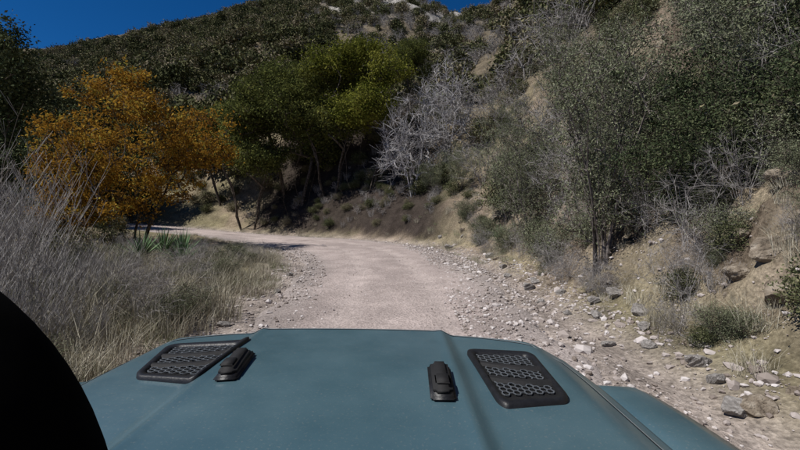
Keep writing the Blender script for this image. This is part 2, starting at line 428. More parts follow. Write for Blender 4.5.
# --- autumn tree
r = rg(1)
T = crown_targets([(0, 0, 4.4, 3.0, 2.6, 2.4), (-2.3, 0, 3.6, 1.9, 1.8, 1.9), (2.2, .3, 4.5, 1.9, 1.8, 1.5), (-.6, 0, 6.2, 1.7, 1.5, 1.2), (3.3, 0, 4.0, 1.2, 1.2, .8), (-2.4, -.5, 1.5, 1.5, 1.5, .8), (-3.3, 0, 2.6, 1.1, 1.1, 1.2), (-.2, -.6, 1.5, 1.7, 1, .6), (1.6, 0, 2.4, 1.2, 1, .5)], 500, r, .45)
me = build_plant('autumn_tree', [[(0, 0, -.3), (.05, 0, .6), (.2, .05, 1.3), (.1, 0, 2.2), (-.1, 0, 3.2)], [(.25, .1, -.3), (.6, .1, .8), (1.1, .2, 1.9), (1.6, .2, 3)], [(-.2, 0, -.3), (-.6, 0, .7), (-1.2, 0, 1.6), (-1.9, 0, 2.6)]],
                 T, r, M_bark, M_orange, leaves=62, size=.125, spread=.23, tip=.009, twigs=1)
add_obj('autumn_tree', me, None, (-11.7, 17.6, hz(-11.7, 17.6)-.1), (0, 0, 0), (.99, 1, 1.06))

# --- oaks on bank
def oak(seed, W, H, lean, mat, nt_=400, low=.30, lv=80):
    r = rg(seed)
    lobes = []
    for i in range(11):
        a = r.uniform(0, 6.28); q = r.uniform(.1, .75)*W
        lobes.append((lean+q*math.cos(a), q*math.sin(a)*.8, H*(low+.12+.42*r.uniform()*(1-.3*q/W)), W*r.uniform(.28, .45), W*r.uniform(.28, .42), H*r.uniform(.07, .12)))
    lobes.append((lean, 0, H*.84, W*.42, W*.4, H*.11))
    T = crown_targets(lobes, nt_, r, .45)
    seeds = []
    for i in range(4):
        a = i*1.57+r.uniform(0, 1.2); q = W*.35
        bx, by = .4*math.cos(a), .4*math.sin(a)
        seeds.append([(bx, by, -.5), (bx+q*.3*math.cos(a)+r.normal()*.12, by+q*.3*math.sin(a), H*.10), (bx+q*.5*math.cos(a)+lean*.3+r.normal()*.2, by+q*.4*math.sin(a), H*.2), (bx+q*.65*math.cos(a)+lean*.5, by+q*.6*math.sin(a)+r.normal()*.2, H*.3), (bx+q*math.cos(a)+lean*.8, by+q*math.sin(a), H*.42)])
    return build_plant('oak', seeds, T, r, M_bark, mat, leaves=lv, size=.155, spread=.34, tip=.011, twigs=1, step=.5)
o1 = oak(11, 4.2, 10.5, -.4, M_oak); o2 = oak(12, 4.0, 10.0, .3, M_oak); o3 = oak(13, 3.9, 11.0, .2, M_oaky, low=.36)
for me, x, y, rz, sc in [(o1, -12.3, 32.6, 2.2, 1.12), (o2, -8.2, 31.6, 1, 1.15), (o3, -2.9, 30.6, 0, 1.13), (o1, -5.6, 32.5, 2, 1.13), (o2, -16, 37, 3, 1.0), (o2, 1.2, 38, 4.1, .7), (o2, -9.9, 35.5, 4, 1.2)]:
    add_obj('oak_tree', me, None, (x, y, hz(x, y)-.2), (0, 0, rz), (sc, sc, sc))

def juniper(seed):
    r = rg(seed)
    T = crown_targets([(0, 0, 2.2, 1.9, 1.9, 1.5), (.3, 0, 4, 1.6, 1.6, 1.6), (-.2, 0, 5.8, 1.1, 1.1, 1.6), (0, 0, 7, .6, .6, 1.1)], 300, r, .4)
    return build_plant('juniper', [[(0, 0, -.3), (0, .1, 1.5), (.1, 0, 3.5), (0, 0, 5.5), (0, 0, 7)]], T, r, M_bark, M_dark, leaves=90, size=.12, spread=.28, tip=.01, step=.5)
jn = juniper(21)
for x, y, sc in [(-26, 26.5, 1.7), (-31, 30, 1.9), (-23.5, 35, 1.2), (-36, 34, 1.7), (-22.5, 25, .8), (-27.5, 36, 1.5)]:
    add_obj('juniper_tree', jn, None, (x, y, hz(x, y)-.2), (0, 0, R.uniform(0, 6)), (sc, sc, sc))

def bare(seed, W, H, nt_, tw, mat=M_barkgrey, stems=6, tip=.007, twl=.5, lf=None):
    r = rg(seed); lobes = [(0, 0, H*.55, W*.5, W*.45, H*.4), (-W*.25, 0, H*.4, W*.35, W*.35, H*.3), (W*.25, 0, H*.45, W*.3, W*.3, H*.35)]
    T = crown_targets(lobes, nt_, r, .2); T[:, 2] = np.maximum(T[:, 2], H*.08)
    seeds = []
    for i in range(stems):
        a = r.uniform(0, 6.28); q = W*.5*r.uniform(.3, .8)
        seeds.append([(.1*math.cos(a), .1*math.sin(a), -.2), (q*.3*math.cos(a), q*.3*math.sin(a), H*.2), (q*.7*math.cos(a), q*.7*math.sin(a), H*.45), (q*math.cos(a), q*math.sin(a), H*.72)])
    return build_plant('bare', seeds, T, r, mat, lf, tip=tip, twigs=tw, twl=twl, jit=.16, zpen=.3)
bt = bare(31, 4.2, 7, 150, 4, tip=.016, twl=.9)
for x, y, rz, sc in [(.9, 26.9, 0, 1.0), (3.2, 28.0, 2, 1.1)]:
    add_obj('bare_tree', bt, None, (x, y, hz(x, y)-.2), (0, 0, rz), (sc, sc, sc))
bs = bare(32, 3.4, 3.0, 130, 4, mat=M_twig, stems=9, tip=.006, twl=.5)
def stalks(seed, H, nn, W):
    r = rg(seed); pos = []; par = []; rad = []
    for i in range(nn):
        a = r.uniform(0, 6.28); q = W*math.sqrt(r.uniform()); h = H*r.uniform(.5, 1.1); ln = r.uniform(.05, .4)*h
        p = np.array([q*math.cos(a), q*math.sin(a), -.05]); dr = np.array([math.cos(a), math.sin(a)])
        prev = -1; m_ = 6; w0 = r.normal(size=2)*.05
        for j in range(m_):
            f = j/(m_-1)
            pos.append(np.array([p[0]+dr[0]*ln*f**1.5+w0[0]*math.sin(f*5), p[1]+dr[1]*ln*f**1.5+w0[1]*math.sin(f*6), h*f])+r.normal(size=3)*.012); par.append(prev); prev = len(pos)-1; rad.append(.005*(1-f*.7))
            if j >= 2:
                for _ in range(3):
                    aa = r.uniform(0, 6.28); l = h*.14*r.uniform(.4, 1.3)
                    pos.append(pos[prev]+np.array([math.cos(aa)*l*.5, math.sin(aa)*l*.5, l*.9])); par.append(prev); rad.append(.0022)
    V, F = tubes(np.array(pos), np.array(par), np.array(rad))
    return mesh_from('stalks', V, F, [M_stalk])
st1 = stalks(81, 2.2, 60, .5); st2 = stalks(82, 1.3, 70, .45)
bs2 = bare(33, 2.6, 2.4, 110, 4, mat=M_twig, stems=10, tip=.004, twl=.4)

def feather(seed, W, H, nt_, leaves, along, size, stems=12, mat=M_sage, wood=M_bark, spread=.16, tip=.005, base=.15, lo=.25):
    r = rg(seed); T = []
    seeds = []
    for i in range(stems):
        a = i/stems*6.28+r.uniform(-.3, .3); q = W*.5*r.uniform(.25, 1); h = H*r.uniform(.65, 1)*(1-.25*(q/(W*.5))**2)
        P = [(base*math.cos(a), base*math.sin(a), -.2)]
        for f in (.15, .35, .55, .75):
            P.append((q*f**1.2*math.cos(a)+r.normal()*.07, q*f**1.2*math.sin(a)+r.normal()*.07, h*f))
        seeds.append(P)
        k = nt_//stems
        f = lo+(1-lo)*r.uniform(0, 1, k)**.8
        cen = np.stack([q*f**1.2*math.cos(a), q*f**1.2*math.sin(a), h*f], 1)
        T.append(cen+r.normal(size=(k, 3))*np.array([.28, .28, .22])*(W/4)*(1.3-.6*f[:, None]))
    T = np.vstack(T)
    return build_plant('feather', seeds, T, r, wood, mat, leaves=leaves, size=size, spread=spread, tip=tip, twigs=1, twl=.35, along=along, aspect=.4, zpen=1.2, step=.22, jit=.08)
f1 = feather(41, 4.2, 5.6, 440, 36, 9000, .05, stems=14, wood=M_barkmid, lo=.22, tip=.0068, spread=.13)
f2 = feather(42, 3.4, 3.6, 300, 50, 5500, .048, wood=M_barkmid)
f3 = feather(43, 2.8, 2.6, 280, 65, 4500, .05, mat=M_dark, spread=.14)
f4 = feather(44, 2.2, 1.6, 220, 45, 3000, .04, mat=M_sage, spread=.16, lo=.1)
add_obj('feathery_shrub', f1, None, (4.0, 8.0, hz(4.0, 8.0)-.1), (0, .02, .3), (.9, .9, .98))
for me, x, y, rz, sc in [(f1, 5.5, 9.9, 3, .9), (f1, 4.3, 13.2, 2, .85), (f2, 6.6, 12.4, 1, 1.2), (f2, 4.4, 16.5, 3, 1.1), (f1, 5.4, 19.8, 4, .9), (f2, 7.9, 16, 5, 1.3), (f3, 4.75, 6.7, 0, .85), (f3, 5.7, 7.7, 2.5, 1.1),
                         (f3, 5.6, 6.1, 4, .9), (f2, 3.6, 23.5, 1.5, .9), (f2, 8.5, 10.8, 2.2, 1.2), (f4, 4.0, 10.6, 1, .9), (f4, 5.5, 5.4, 2, .8), (f2, 2.2, 25.8, .5, .7), (f3, 8.2, 8.3, 1, 1.3), (f1, 8.2, 20.5, 2.2, 1), (f2, 6.3, 10.2, 3, .9),
                         (f3, 6.1, 5.3, 1, .9), (f3, 7.4, 6.6, 1, 1.2), (f2, 7.6, 8.2, 5, 1.0), (f4, 4.9, 8.4, 2, .8), (f4, 4.2, 12.0, 2, .8), (f4, 3.9, 14.4, 1, .8), (f4, 3.7, 17.2, 4, .8), (f4, 3.3, 20, 2, .8), (f2, 9.6, 12.6, 1, 1.2), (f3, 5.6, 11.2, 1, .8), (f2, 6.7, 7.4, 2, .9),
                         (f4, 5.1, 5.0, 1, .5), (f3, 6.7, 5.0, 3, 1.0), (f4, 4.5, 9.3, 3, .6), (f2, 5.0, 14.8, 1, .8), (f3, 5.7, 4.7, 2, .6), (f4, 4.6, 5.6, 4, .5)]:
    add_obj('hillside_bush', me, None, (x, y, hz(x, y)-.1), (0, 0, rz), (sc, sc, sc))
for x, y, rz, sc, me in [(5.0, 11.4, 0, .8, bs), (7.0, 14.8, 1, 1.1, bs), (6.8, 18.5, 2, 1.3, bs), (4.6, 22, 3, 1.0, bs), (3.95, 5.55, 3, .46, bs2), (4.4, 6.1, 1, .55, bs2), (3.6, 7.2, 2, .36, bs2), (9.5, 24, 1, 1.8, bs), (5.9, 26, 2, 1.6, bs), (5.0, 5.8, 3, .5, bs2),
                     (4.6, 7.4, 1, .55, bs2), (3.7, 9.6, 2, .5, bs2), (4.6, 10.3, 3, .6, bs2), (3.8, 12.6, 1, .5, bs2), (7.0, 6.9, 1, .9, bs2), (4.6, 4.6, 1, .25, bs2), (5.7, 4.5, 2, .5, bs2), (3.3, 15.6, 2, .5, bs2), (4.15, 5.2, 2, .3, st2),
                     (-5.3, 5.4, 0, 1.05, st1), (-5.0, 4.6, 2, .95, st1), (-6.3, 6.2, 4, 1.15, st1), (-6.0, 5.2, 1, 1.2, st1), (-7.6, 7.3, 1, 1.1, st1), (-8.9, 8.4, 1, 1.0, st1), (-9.4, 8.6, 1, 1.1, bs2), (-4.7, 5.3, 4, .8, st2), (-5.0, 6.6, 4, .8, st2), (-4.4, 4.6, 4, .7, st2), (-6.6, 7.9, 3, .8, st2), (-11.5, 10, 3, 1.3, bs2), (-4.0, 4.3, 1, .6, st2), (-5.9, 8.3, 1, .7, st2), (-4.6, 7.2, 1, .5, st2)]:
    add_obj('dry_bush' if me in (st1, st2) else 'bare_bush', me, None, (x, y, hz(x, y)-.05), (0, 0, rz), (sc, sc, sc))

def shrub(seed, mat, nt_=70, lv=24, size=.2, spread=.24):
    r = rg(seed); lobes = [(0, 0, .8, .9, .9, .7)]+[(r.uniform(-.6, .6), r.uniform(-.6, .6), r.uniform(.5, 1.1), .5, .5, .45) for _ in range(4)]
    T = crown_targets(lobes, nt_, r, .5); T[:, 2] = np.maximum(T[:, 2], .1)
    return build_plant('shrub', [[(0, 0, -.2), (0, 0, .3)], [(.1, 0, -.2), (.4, 0, .4)], [(-.1, 0, -.2), (-.3, .2, .5)]], T, r, M_bark, mat, leaves=lv, size=size, spread=spread, tip=.008, step=.5, minr=.012)
SH = [shrub(51+i, M_hill, 60, 20, .21) for i in range(5)]
SHn = [shrub(61+i, M_hilln, 110, 42, .085, .2) for i in range(3)]
SB = bare(70, 2.2, 1.8, 45, 2, mat=M_twig, stems=5, tip=.012, twl=.4)
def scatter(name, meshes, P, sc, zoff=-.05, tilt=.08, child='plant'):
    e = bpy.data.objects.new(name, None); scene.collection.objects.link(e)
    Zs = height(P[:, 0], P[:, 1])
    for i in range(len(P)):
        me = meshes[int(R.integers(0, len(meshes)))]
        s_ = sc[i]
        add_obj(child, me, e, (P[i, 0], P[i, 1], Zs[i]+zoff), (R.normal()*tilt, R.normal()*tilt, R.uniform(0, 6.28)), (s_, s_, s_*R.uniform(.8, 1.2)))
    return e
k = 8800
rr = np.sqrt(R.uniform(30**2, 212**2, k)); aa = R.uniform(-math.radians(53), math.radians(47), k)
P = np.stack([rr*np.sin(aa), rr*np.cos(aa)], 1)
d, sd = road_dist(P[:, 0], P[:, 1])
azp = np.degrees(aa)
lf_ = 1-sm(azp, -20, -8)
dens = np.maximum(.3+.7*sm(fbm(P[:, 0]/13, P[:, 1]/13, 201), -.4, .08), .8*lf_)
palez = sm(d, 60, 105)*sm(azp, -16, -7)*(1-sm(azp, 20, 28))
dens *= 1-.6*palez
keep = (sd > 0) & (d > 7) & (R.uniform(0, 1, k) < dens) & (d < 156)
P = P[keep]; azp = azp[keep]; d = d[keep]; lf_ = lf_[keep]
grey = (R.uniform(0, 1, len(P)) < .12+.5*sm(azp, -8, 0)*(1-sm(azp, 16, 24)))
print('shrubs', len(P))
scatter('hillside_shrubs', SH, P[~grey], R.uniform(.7, 2.0, (~grey).sum())*(1+.25*sm(d[~grey], 60, 150)+.2*lf_[~grey]), child='shrub')
scatter('hillside_dry_brush', [SB], P[grey], R.uniform(.8, 1.8, grey.sum()), child='dry_shrub')
k = 850
P = np.stack([R.uniform(-40, 26, k), R.uniform(3, 52, k)], 1); d, sd = road_dist(P[:, 0], P[:, 1])
onbank = (P[:, 0] > -12) & (P[:, 0] < 1) & (P[:, 1] > 22) & (d < 5)
keep = (sd > 0) & (d > 2.4) & (d < 26) & ~onbank & (R.uniform(0, 1, k) < .8) & ~((P[:, 1] < 6) & (P[:, 0] < 5.5) & (P[:, 0] > 0)) & (P[:, 0] < 1.15*P[:, 1]+2)
P = P[keep]; scatter('bank_shrubs', SHn, P, R.uniform(.4, 1.1, len(P)), child='shrub')
k = 240
P = np.stack([R.uniform(-45, -7, k), R.uniform(4, 32, k)], 1); d, sd = road_dist(P[:, 0], P[:, 1])
keep = (sd < 0) & (d > 1.5) & (P[:, 0] < -.62*P[:, 1]-1.5)
P = P[keep]; scatter('meadow_shrubs', SHn, P, R.uniform(.35, .9, len(P)), child='shrub')
k = 150
P = np.stack([R.uniform(-11, -3.2, k), R.uniform(3.5, 15, k)], 1); d, sd = road_dist(P[:, 0], P[:, 1]); keep = (sd < 0) & (d > .8)
P = P[keep]; scatter('meadow_weeds', [f4, f4, bs2, st2], P, R.uniform(.18, .5, len(P)), child='weed')
k = 420
P = np.stack([R.uniform(3.2, 9, k), R.uniform(3.8, 20, k)], 1); d, sd = road_dist(P[:, 0], P[:, 1]); keep = (sd > 0) & (d > 1.2) & (fbm(P[:, 0]/1.2, P[:, 1]/1.2, 77)+R.uniform(-.3, .3, k) > -.1)
P = P[keep]; scatter('slope_weeds', [bs2, bs2, st2, f4, SHn[1]], P, R.uniform(.14, .40, len(P)), child='weed', tilt=.25)

def grass(seed, mat, nb=70, H=.6, Rr=.22, lean=.5, w=.006):
    r = rg(seed)
    a = r.uniform(0, 6.28, nb); q = Rr*np.sqrt(r.uniform(0, 1, nb)); h = H*r.uniform(.3, 1.15, nb); l = lean*h*r.uniform(.1, 1.2, nb)
    la = a+r.normal(size=nb)*.9
    bx, by = q*np.cos(a), q*np.sin(a); pa = r.uniform(0, 6.28, nb); px, py = np.cos(pa), np.sin(pa)
    rows = []
    for f, ww in ((0, 1), (.5, .8), (1, .12)):
        cx_ = bx+l*f**1.8*np.cos(la); cy_ = by+l*f**1.8*np.sin(la); cz = h*f*(1-.18*f*f)-.02
        rows.append((np.stack([cx_-px*w*ww, cy_-py*w*ww, cz], 1), np.stack([cx_+px*w*ww, cy_+py*w*ww, cz], 1)))
    V = np.stack([p for row in rows for p in row], 1).reshape(-1, 3)
    b0 = (np.arange(nb)*6)[:, None]
    F = np.concatenate([np.concatenate([b0+2*i, b0+2*i+1, b0+2*i+3, b0+2*i+2], 1) for i in range(2)])
    return mesh_from('grass_clump', V, F, [mat], attrs={'tint': np.repeat(np.clip(r.normal(.5, .25, nb), 0, 1), 6)})
GD = [grass(300+i, M_grass, 120, .42+.1*i, .28, .7, .003) for i in range(4)]
GG = [grass(310+i, M_ggreen, 110, .36, .28, .8, .0034) for i in range(3)]
def field(name, meshes, k, x0, x1, y0, y1, cond, smin, smax, seed, thr=-.12, fade=False):
    P = np.stack([R.uniform(x0, x1, k), R.uniform(y0, y1, k)], 1); d, sd = road_dist(P[:, 0], P[:, 1])
    keep = cond(P, d, sd) & (fbm(P[:, 0]/1.6, P[:, 1]/1.6, seed) + R.uniform(-.4, .4, k) > thr)
    P = P[keep]; s_ = R.uniform(smin, smax, len(P))
    if fade: s_ *= 1-.6*sm(P[:, 1], 10, 17)
    scatter(name, meshes, P, s_, zoff=-.01, child='grass_clump')
field('dry_grass', GD, 3700, -15, -2, 2.0, 22, lambda P, d, s: (s < 0) & (d > .15+.5*R.uniform(0, 1, len(d))), .5, 1.15, 401, fade=True)
field('green_grass', GG, 1400, -15, -2, 2.5, 22, lambda P, d, s: (s < 0) & (d > .3), .4, .95, 402, fade=True)
field('bank_grass', GD, 1500, 2.6, 12, 2.5, 26, lambda P, d, s: (s > 0) & (d > 1.0), .3, .8, 403, .0)
field('verge_grass', GG+GD, 1000, -20, 8, 11, 34, lambda P, d, s: (s > 0) & (d > .0) & (d < 2.4), .4, .9, 404)
def yucca(seed):
    r = rg(seed); nb = 90; V = []; F = []
    for i in range(nb):
        a = r.uniform(0, 6.28); e = r.uniform(.15, 1.45); l = r.uniform(.45, .7)
        dr = np.array([math.cos(a)*math.cos(e), math.sin(a)*math.cos(e), math.sin(e)]); sd_ = np.array([-math.sin(a), math.cos(a), 0])*.018
        b = len(V); V += [dr*.04-sd_, dr*.04+sd_, dr*l*.5+sd_*.9, dr*l*.5-sd_*.9, dr*l+sd_*.05, dr*l-sd_*.05]; F += [(b, b+1, b+2, b+3), (b+3, b+2, b+4, b+5)]
    return mesh_from('yucca', V, F, [M_yucca], attrs={'tint': r.uniform(0, 1, len(V))})
yu = yucca(5)
for x, y, sc in [(-7.2, 13.2, 1.6), (-8.4, 14.2, 1.5), (-6.2, 11.4, 1.2), (-7.9, 12.2, 1.4), (3.9, 15.8, .9)]:
    add_obj('yucca_plant', yu, None, (x, y, hz(x, y)+.1), (0, 0, x), (sc,)*3)

# --- rocks on right bank and roadside
for x, y, r_, sc in [(4.2, 4.35, .30, (1, 1, 1.1)), (4.5, 4.8, .30, (1, 1, 1)), (4.3, 5.0, .2, (1, 1, 1)), (6.2, 7.0, .35, (1.2, 1, 1)), (5.0, 6.6, .28, (1, 1, 1)), (5.7, 8.4, .4, (1, 1, 1.2)), (6.9, 9.2, .5, (1, 1, 1.2)),
                     (7.3, 8.0, .5, (1, 1, 1)), (6.1, 10.6, .5, (1, 1, 1)), (5.4, 12.2, .5, (1, 1, 1)), (4.6, 14.2, .45, (1, 1, 1)), (4.3, 17.4, .5, (1.2, 1, 1)), (4.9, 18.9, .6, (1, 1, 1)), (3.9, 19.6, .4, (1, 1, 1)), (3.9, 7.5, .22, (1, 1, 1)),
                     (8.6, 9.4, .6, (1, 1, 1)), (5.6, 14.6, .6, (1, 1, 1)), (4.6, 4.3, .34, (1, 1, 1.2)), (5.0, 5.1, .25, (1, 1, 1)), (5.2, 9.0, .35, (1, 1, 1)), (5.4, 9.9, .4, (1, 1, 1)), (4.1, 3.85, .26, (1, 1, 1)), (4.9, 4.6, .28, (1, 1, 1))]:
    put_rock(x, y, r_, True, .52, 'boulder', sc=sc)
for x, y, r_ in [(3.15, 6.4, .13), (3.4, 7.0, .14), (3.0, 9.3, .2), (3.25, 9.6, .16), (2.75, 5.3, .10), (3.1, 5.0, .13), (3.2, 4.3, .15), (3.3, 8.2, .14), (3.1, 3.9, .1), (3.35, 5.5, .13), (-2.6, 8.5, .12), (-3.0, 10.8, .13), (3.2, 12.4, .16), (3.3, 14.6, .2), (2.3, 18.8, .24), (2.1, 21, .2), (-2.6, 5.9, .1), (3.6, 6.0, .16), (3.7, 6.9, .18), (2.9, 3.45, .14), (2.9, 6.9, .1), (2.8, 7.9, .12), (3.5, 4.7, .13), (3.0, 11.2, .15)]:
    put_rock(x, y, r_, False, .3, 'rock')
k = 700
P = np.stack([R.uniform(3, 11, k), R.uniform(3, 24, k)], 1); d, sd = road_dist(P[:, 0], P[:, 1]); P = P[(sd > 0) & (d > .4)]
scatter('bank_rocks', rocksT+rocksG[:1], P, .04+.2*R.uniform(0, 1, len(P))**2.5, zoff=-.02, tilt=.4, child='stone')
k = 300
P = np.stack([R.uniform(-13, 2.5, k), R.uniform(22, 34, k)], 1); d, sd = road_dist(P[:, 0], P[:, 1]); P = P[(sd > 0) & (d > 1.6) & (d < 9)]
scatter('bank_undergrowth', [SB, SHn[0], st2], P, R.uniform(.2, .5, len(P)), child='twigs')

# ------------------------------------------------------------------ vehicle
def paint_mat():
    m, nt, out = newmat('teal_paint')
    tc = N(nt, 'ShaderNodeTexCoord')
    n1 = N(nt, 'ShaderNodeTexNoise'); n1.inputs['Scale'].default_value = 3; n1.inputs['Detail'].default_value = 8; n1.inputs['Roughness'].default_value = .65
    nt.links.new(tc.outputs['Object'], n1.inputs['Vector'])
    r = ramp(nt, [(.3, (.046, .092, .112)), (.75, (.070, .125, .145))]); nt.links.new(n1.outputs['Fac'], r.inputs[0])
    n2 = N(nt, 'ShaderNodeTexNoise'); n2.inputs['Scale'].default_value = 160; n2.inputs['Detail'].default_value = 3
    nt.links.new(tc.outputs['Object'], n2.inputs['Vector'])
    r2 = ramp(nt, [(.60, (0, 0, 0)), (.75, (.4, .4, .4))]); nt.links.new(n2.outputs['Fac'], r2.inputs[0])
    c = mixc(nt, r.outputs[0], (.22, .22, .2), r2.outputs[0])
    b = N(nt, 'ShaderNodeBsdfPrincipled'); nt.links.new(c, b.inputs['Base Color'])
    r3 = ramp(nt, [(.3, (.30,)*3), (.7, (.55,)*3)]); nt.links.new(n1.outputs['Fac'], r3.inputs[0])
    nt.links.new(r3.outputs[0], b.inputs['Roughness']); b.inputs['Coat Weight'].default_value = .45; b.inputs['Coat Roughness'].default_value = .15
    nt.links.new(b.outputs[0], out.inputs[0]); return m
M_paint = paint_mat()
M_plastic = simple_mat('black_plastic', [(.3, (.009, .009, .010)), (.7, (.016, .016, .017))], 40, rough=.45, bump=.1, spec=.35)
M_void = simple_mat('vent_recess', [(.3, (.004, .004, .004)), (.7, (.008, .008, .008))], 5, rough=.9, bump=0)
M_mesh = simple_mat('vent_mesh', [(.3, (.07, .077, .083)), (.7, (.11, .12, .13))], 30, rough=.5, bump=0)
M_rubber = simple_mat('rubber', [(.3, (.012, .012, .012)), (.7, (.02, .019, .019))], 20, rough=.75, bump=.1)
M_highlight = simple_mat('seam_highlight', [(.3, (.20, .23, .24)), (.7, (.28, .31, .32))], 20, rough=.5, bump=0)  # pale colour for the painted highlight along the hood seam
M_cab = simple_mat('cabin_trim', [(.3, (.002, .002, .002)), (.7, (.004, .004, .004))], 20, rough=1, spec=.02, bump=0)
veh = bpy.data.objects.new('off_road_vehicle', None); scene.collection.objects.link(veh)
CXH = -.20
def hoodz(x, y):
    s_ = (x-CXH)/.85
    z = 1.172 - .016*s_*s_ - .06*sm(np.abs(s_), .80, 1.02) + .016*(1-sm(np.abs(s_), .43, .49)) - .010*sm(y, 1.2, 1.7)
    return z+.004*np.exp(-((np.abs(s_)-.43)/.02)**2)
nu, nv = 160, 120
U = np.linspace(-1, 1, nu); Vv = 1-(1-np.linspace(0, 1, nv))**1.3
UU, VV = np.meshgrid(U, Vv)
def frontf(u): return 1.705-.035*u-.13*np.abs(u)**3.5
front = frontf(UU)
HY = .28+(front-.28)*VV
halfw = .85 - .035*sm(HY, 1.2, 1.7)
HX = CXH+UU*halfw
HZ = hoodz(HX, HY)-.045*sm(VV, .965, 1.0)**2-.03*sm(np.abs(UU), .985, 1)**2
G = np.stack([HX, HY, HZ], -1)
def skirted(G):
    top = G
    fr = G[-1].copy(); rows = []
    for dz, dy in ((-.04, .012), (-.12, .018), (-.5, .0)):
        q = fr.copy(); q[:, 2] += dz; q[:, 1] += dy; rows.append(q[None])
    G2 = np.concatenate([top]+rows, 0)
    l = G2[:, :1].copy(); rgt = G2[:, -1:].copy(); L_ = []; R_ = []
    for dz, dx in ((-.03, .008), (-.10, .012), (-.28, .012)):
        a1 = l.copy(); a1[..., 2] += dz; a1[..., 0] -= dx; L_.insert(0, a1)
        a2 = rgt.copy(); a2[..., 2] += dz; a2[..., 0] += dx; R_.append(a2)
    return np.concatenate(L_+[G2]+R_, 1)
G2 = skirted(G); h_, w_ = G2.shape[:2]
idx = np.arange(h_*w_).reshape(h_, w_)
F = np.stack([idx[:-1, :-1], idx[:-1, 1:], idx[1:, 1:], idx[1:, :-1]], -1).reshape(-1, 4)
add_obj('hood', mesh_from('hood', G2.reshape(-1, 3), F, [M_paint], smooth=True), veh)
us = np.linspace(-.93, .93, 90)
pth = []
for yy in np.linspace(.5, 1.42, 30): pth.append((CXH-.93*(.85-.035*float(sm(yy, 1.2, 1.7))), yy))
for u in us[4:-4]:
    yy = float(frontf(u))-.055-.10*abs(u)**8; pth.append((CXH+u*(.85-.035*float(sm(yy, 1.2, 1.7))), yy))
for yy in np.linspace(1.42, .5, 30): pth.append((CXH+.93*(.85-.035*float(sm(yy, 1.2, 1.7))), yy))
pth = np.array(pth); tg = np.gradient(pth, axis=0); tg /= np.linalg.norm(tg, axis=1)[:, None]; nm_ = np.stack([-tg[:, 1], tg[:, 0]], 1)
def lipstrip(name, w0, w1, l0, l1, mat):
    V = []; 
    for (p, nn) in zip(pth, nm_):
        for w_0, l_ in ((w0, -.002), (w0, l0), (w1, l1), (w1, -.002)):
            q = p+nn*w_0; V.append((q[0], q[1], float(hoodz(q[0], q[1]))+l_))
    k = len(pth); F = [(i*4+j, i*4+j+1, i*4+j+5, i*4+j+4) for i in range(k-1) for j in range(3)]
    add_obj(name, mesh_from(name, V, F, [mat]), veh)
lipstrip('hood_gap', -.0035, .0015, .0012, .0012, M_void)
lipstrip('hood_highlight', .0015, .0045, .002, .0022, M_highlight)  # thin pale strip, paints the bright line along the hood edge
def bbox(name, cx_, cy_, cz, sx, sy, sz, mat, bev=.02, rot=(0, 0, 0), seg=3, taper=None):
    bm = bmesh.new(); bmesh.ops.create_cube(bm, size=1)
    for v in bm.verts:
        v.co.x *= sx; v.co.y *= sy; v.co.z *= sz
        if taper and v.co.z > 0: v.co.x *= taper; v.co.y *= taper
    bmesh.ops.bevel(bm, geom=bm.edges[:], offset=bev, segments=seg, affect='EDGES')
    me = bpy.data.meshes.new(name); bm.to_mesh(me); bm.free(); me.materials.append(mat)
    for p in me.polygons: p.use_smooth = True
    return add_obj(name, me, veh, (cx_, cy_, cz), rot)
for sx_, nm in ((-1, 'left'), (1, 'right')):
    x = CXH+sx_*.96
    k = 24; prof = [(-.12, .0), (-.11, .035), (-.05, .05), (.05, .045), (.11, .02), (.12, -.04), (.115, -.09)]
    rows = []
    for i in range(k):
        f = i/(k-1); yy = .35+1.25*f
        zz = .985+.045*math.sin(math.pi*min(1, f*1.0))*1.0 - .35*max(0, f-.85)*2-.35*max(0, .12-f)*2
        rows.append([(x+px*sx_, yy, zz+pz) for px, pz in prof])
    A = np.array(rows); ii = np.arange(A.shape[0]*A.shape[1]).reshape(A.shape[:2])
    F = np.stack([ii[:-1, :-1], ii[:-1, 1:], ii[1:, 1:], ii[1:, :-1]], -1).reshape(-1, 4)
    o = add_obj('fender_'+nm, mesh_from('fender', A.reshape(-1, 3), F, [M_paint], smooth=True), veh)
    mod = o.modifiers.new('s', 'SOLIDIFY'); mod.thickness = .012
    bm = bmesh.new(); bmesh.ops.create_cone(bm, cap_ends=True, segments=48, radius1=.41, radius2=.41, depth=.27)
    bmesh.ops.bevel(bm, geom=[e for e in bm.edges if len(e.link_faces) == 2 and any(len(f.verts) > 4 for f in e.link_faces)], offset=.05, segments=4, affect='EDGES')
    me = bpy.data.meshes.new('tyre'); bm.to_mesh(me); bm.free(); me.materials.append(M_rubber)
    add_obj('tyre_'+nm, me, veh, (CXH+sx_*.82, 1.0, .43), (0, math.pi/2, 0))
    bbox('inner_panel_'+nm, CXH+sx_*.78, .9, .82, .06, 1.3, .35, M_plastic)
bbox('grille', CXH, 1.50, .80, 1.45, .12, .42, M_paint, .03)
for i in range(7): bbox('grille_slot', CXH-.36+i*.12, 1.565, .84, .055, .03, .24, M_void, .01)
bbox('front_bumper', CXH, 1.72, .55, 1.75, .22, .18, M_plastic, .04)
bbox('cowl', CXH, .22, 1.13, 1.6, .16, .08, M_plastic, .02)
bbox('body_tub', CXH, -.9, .75, 1.6, 2.1, .6, M_paint, .05)

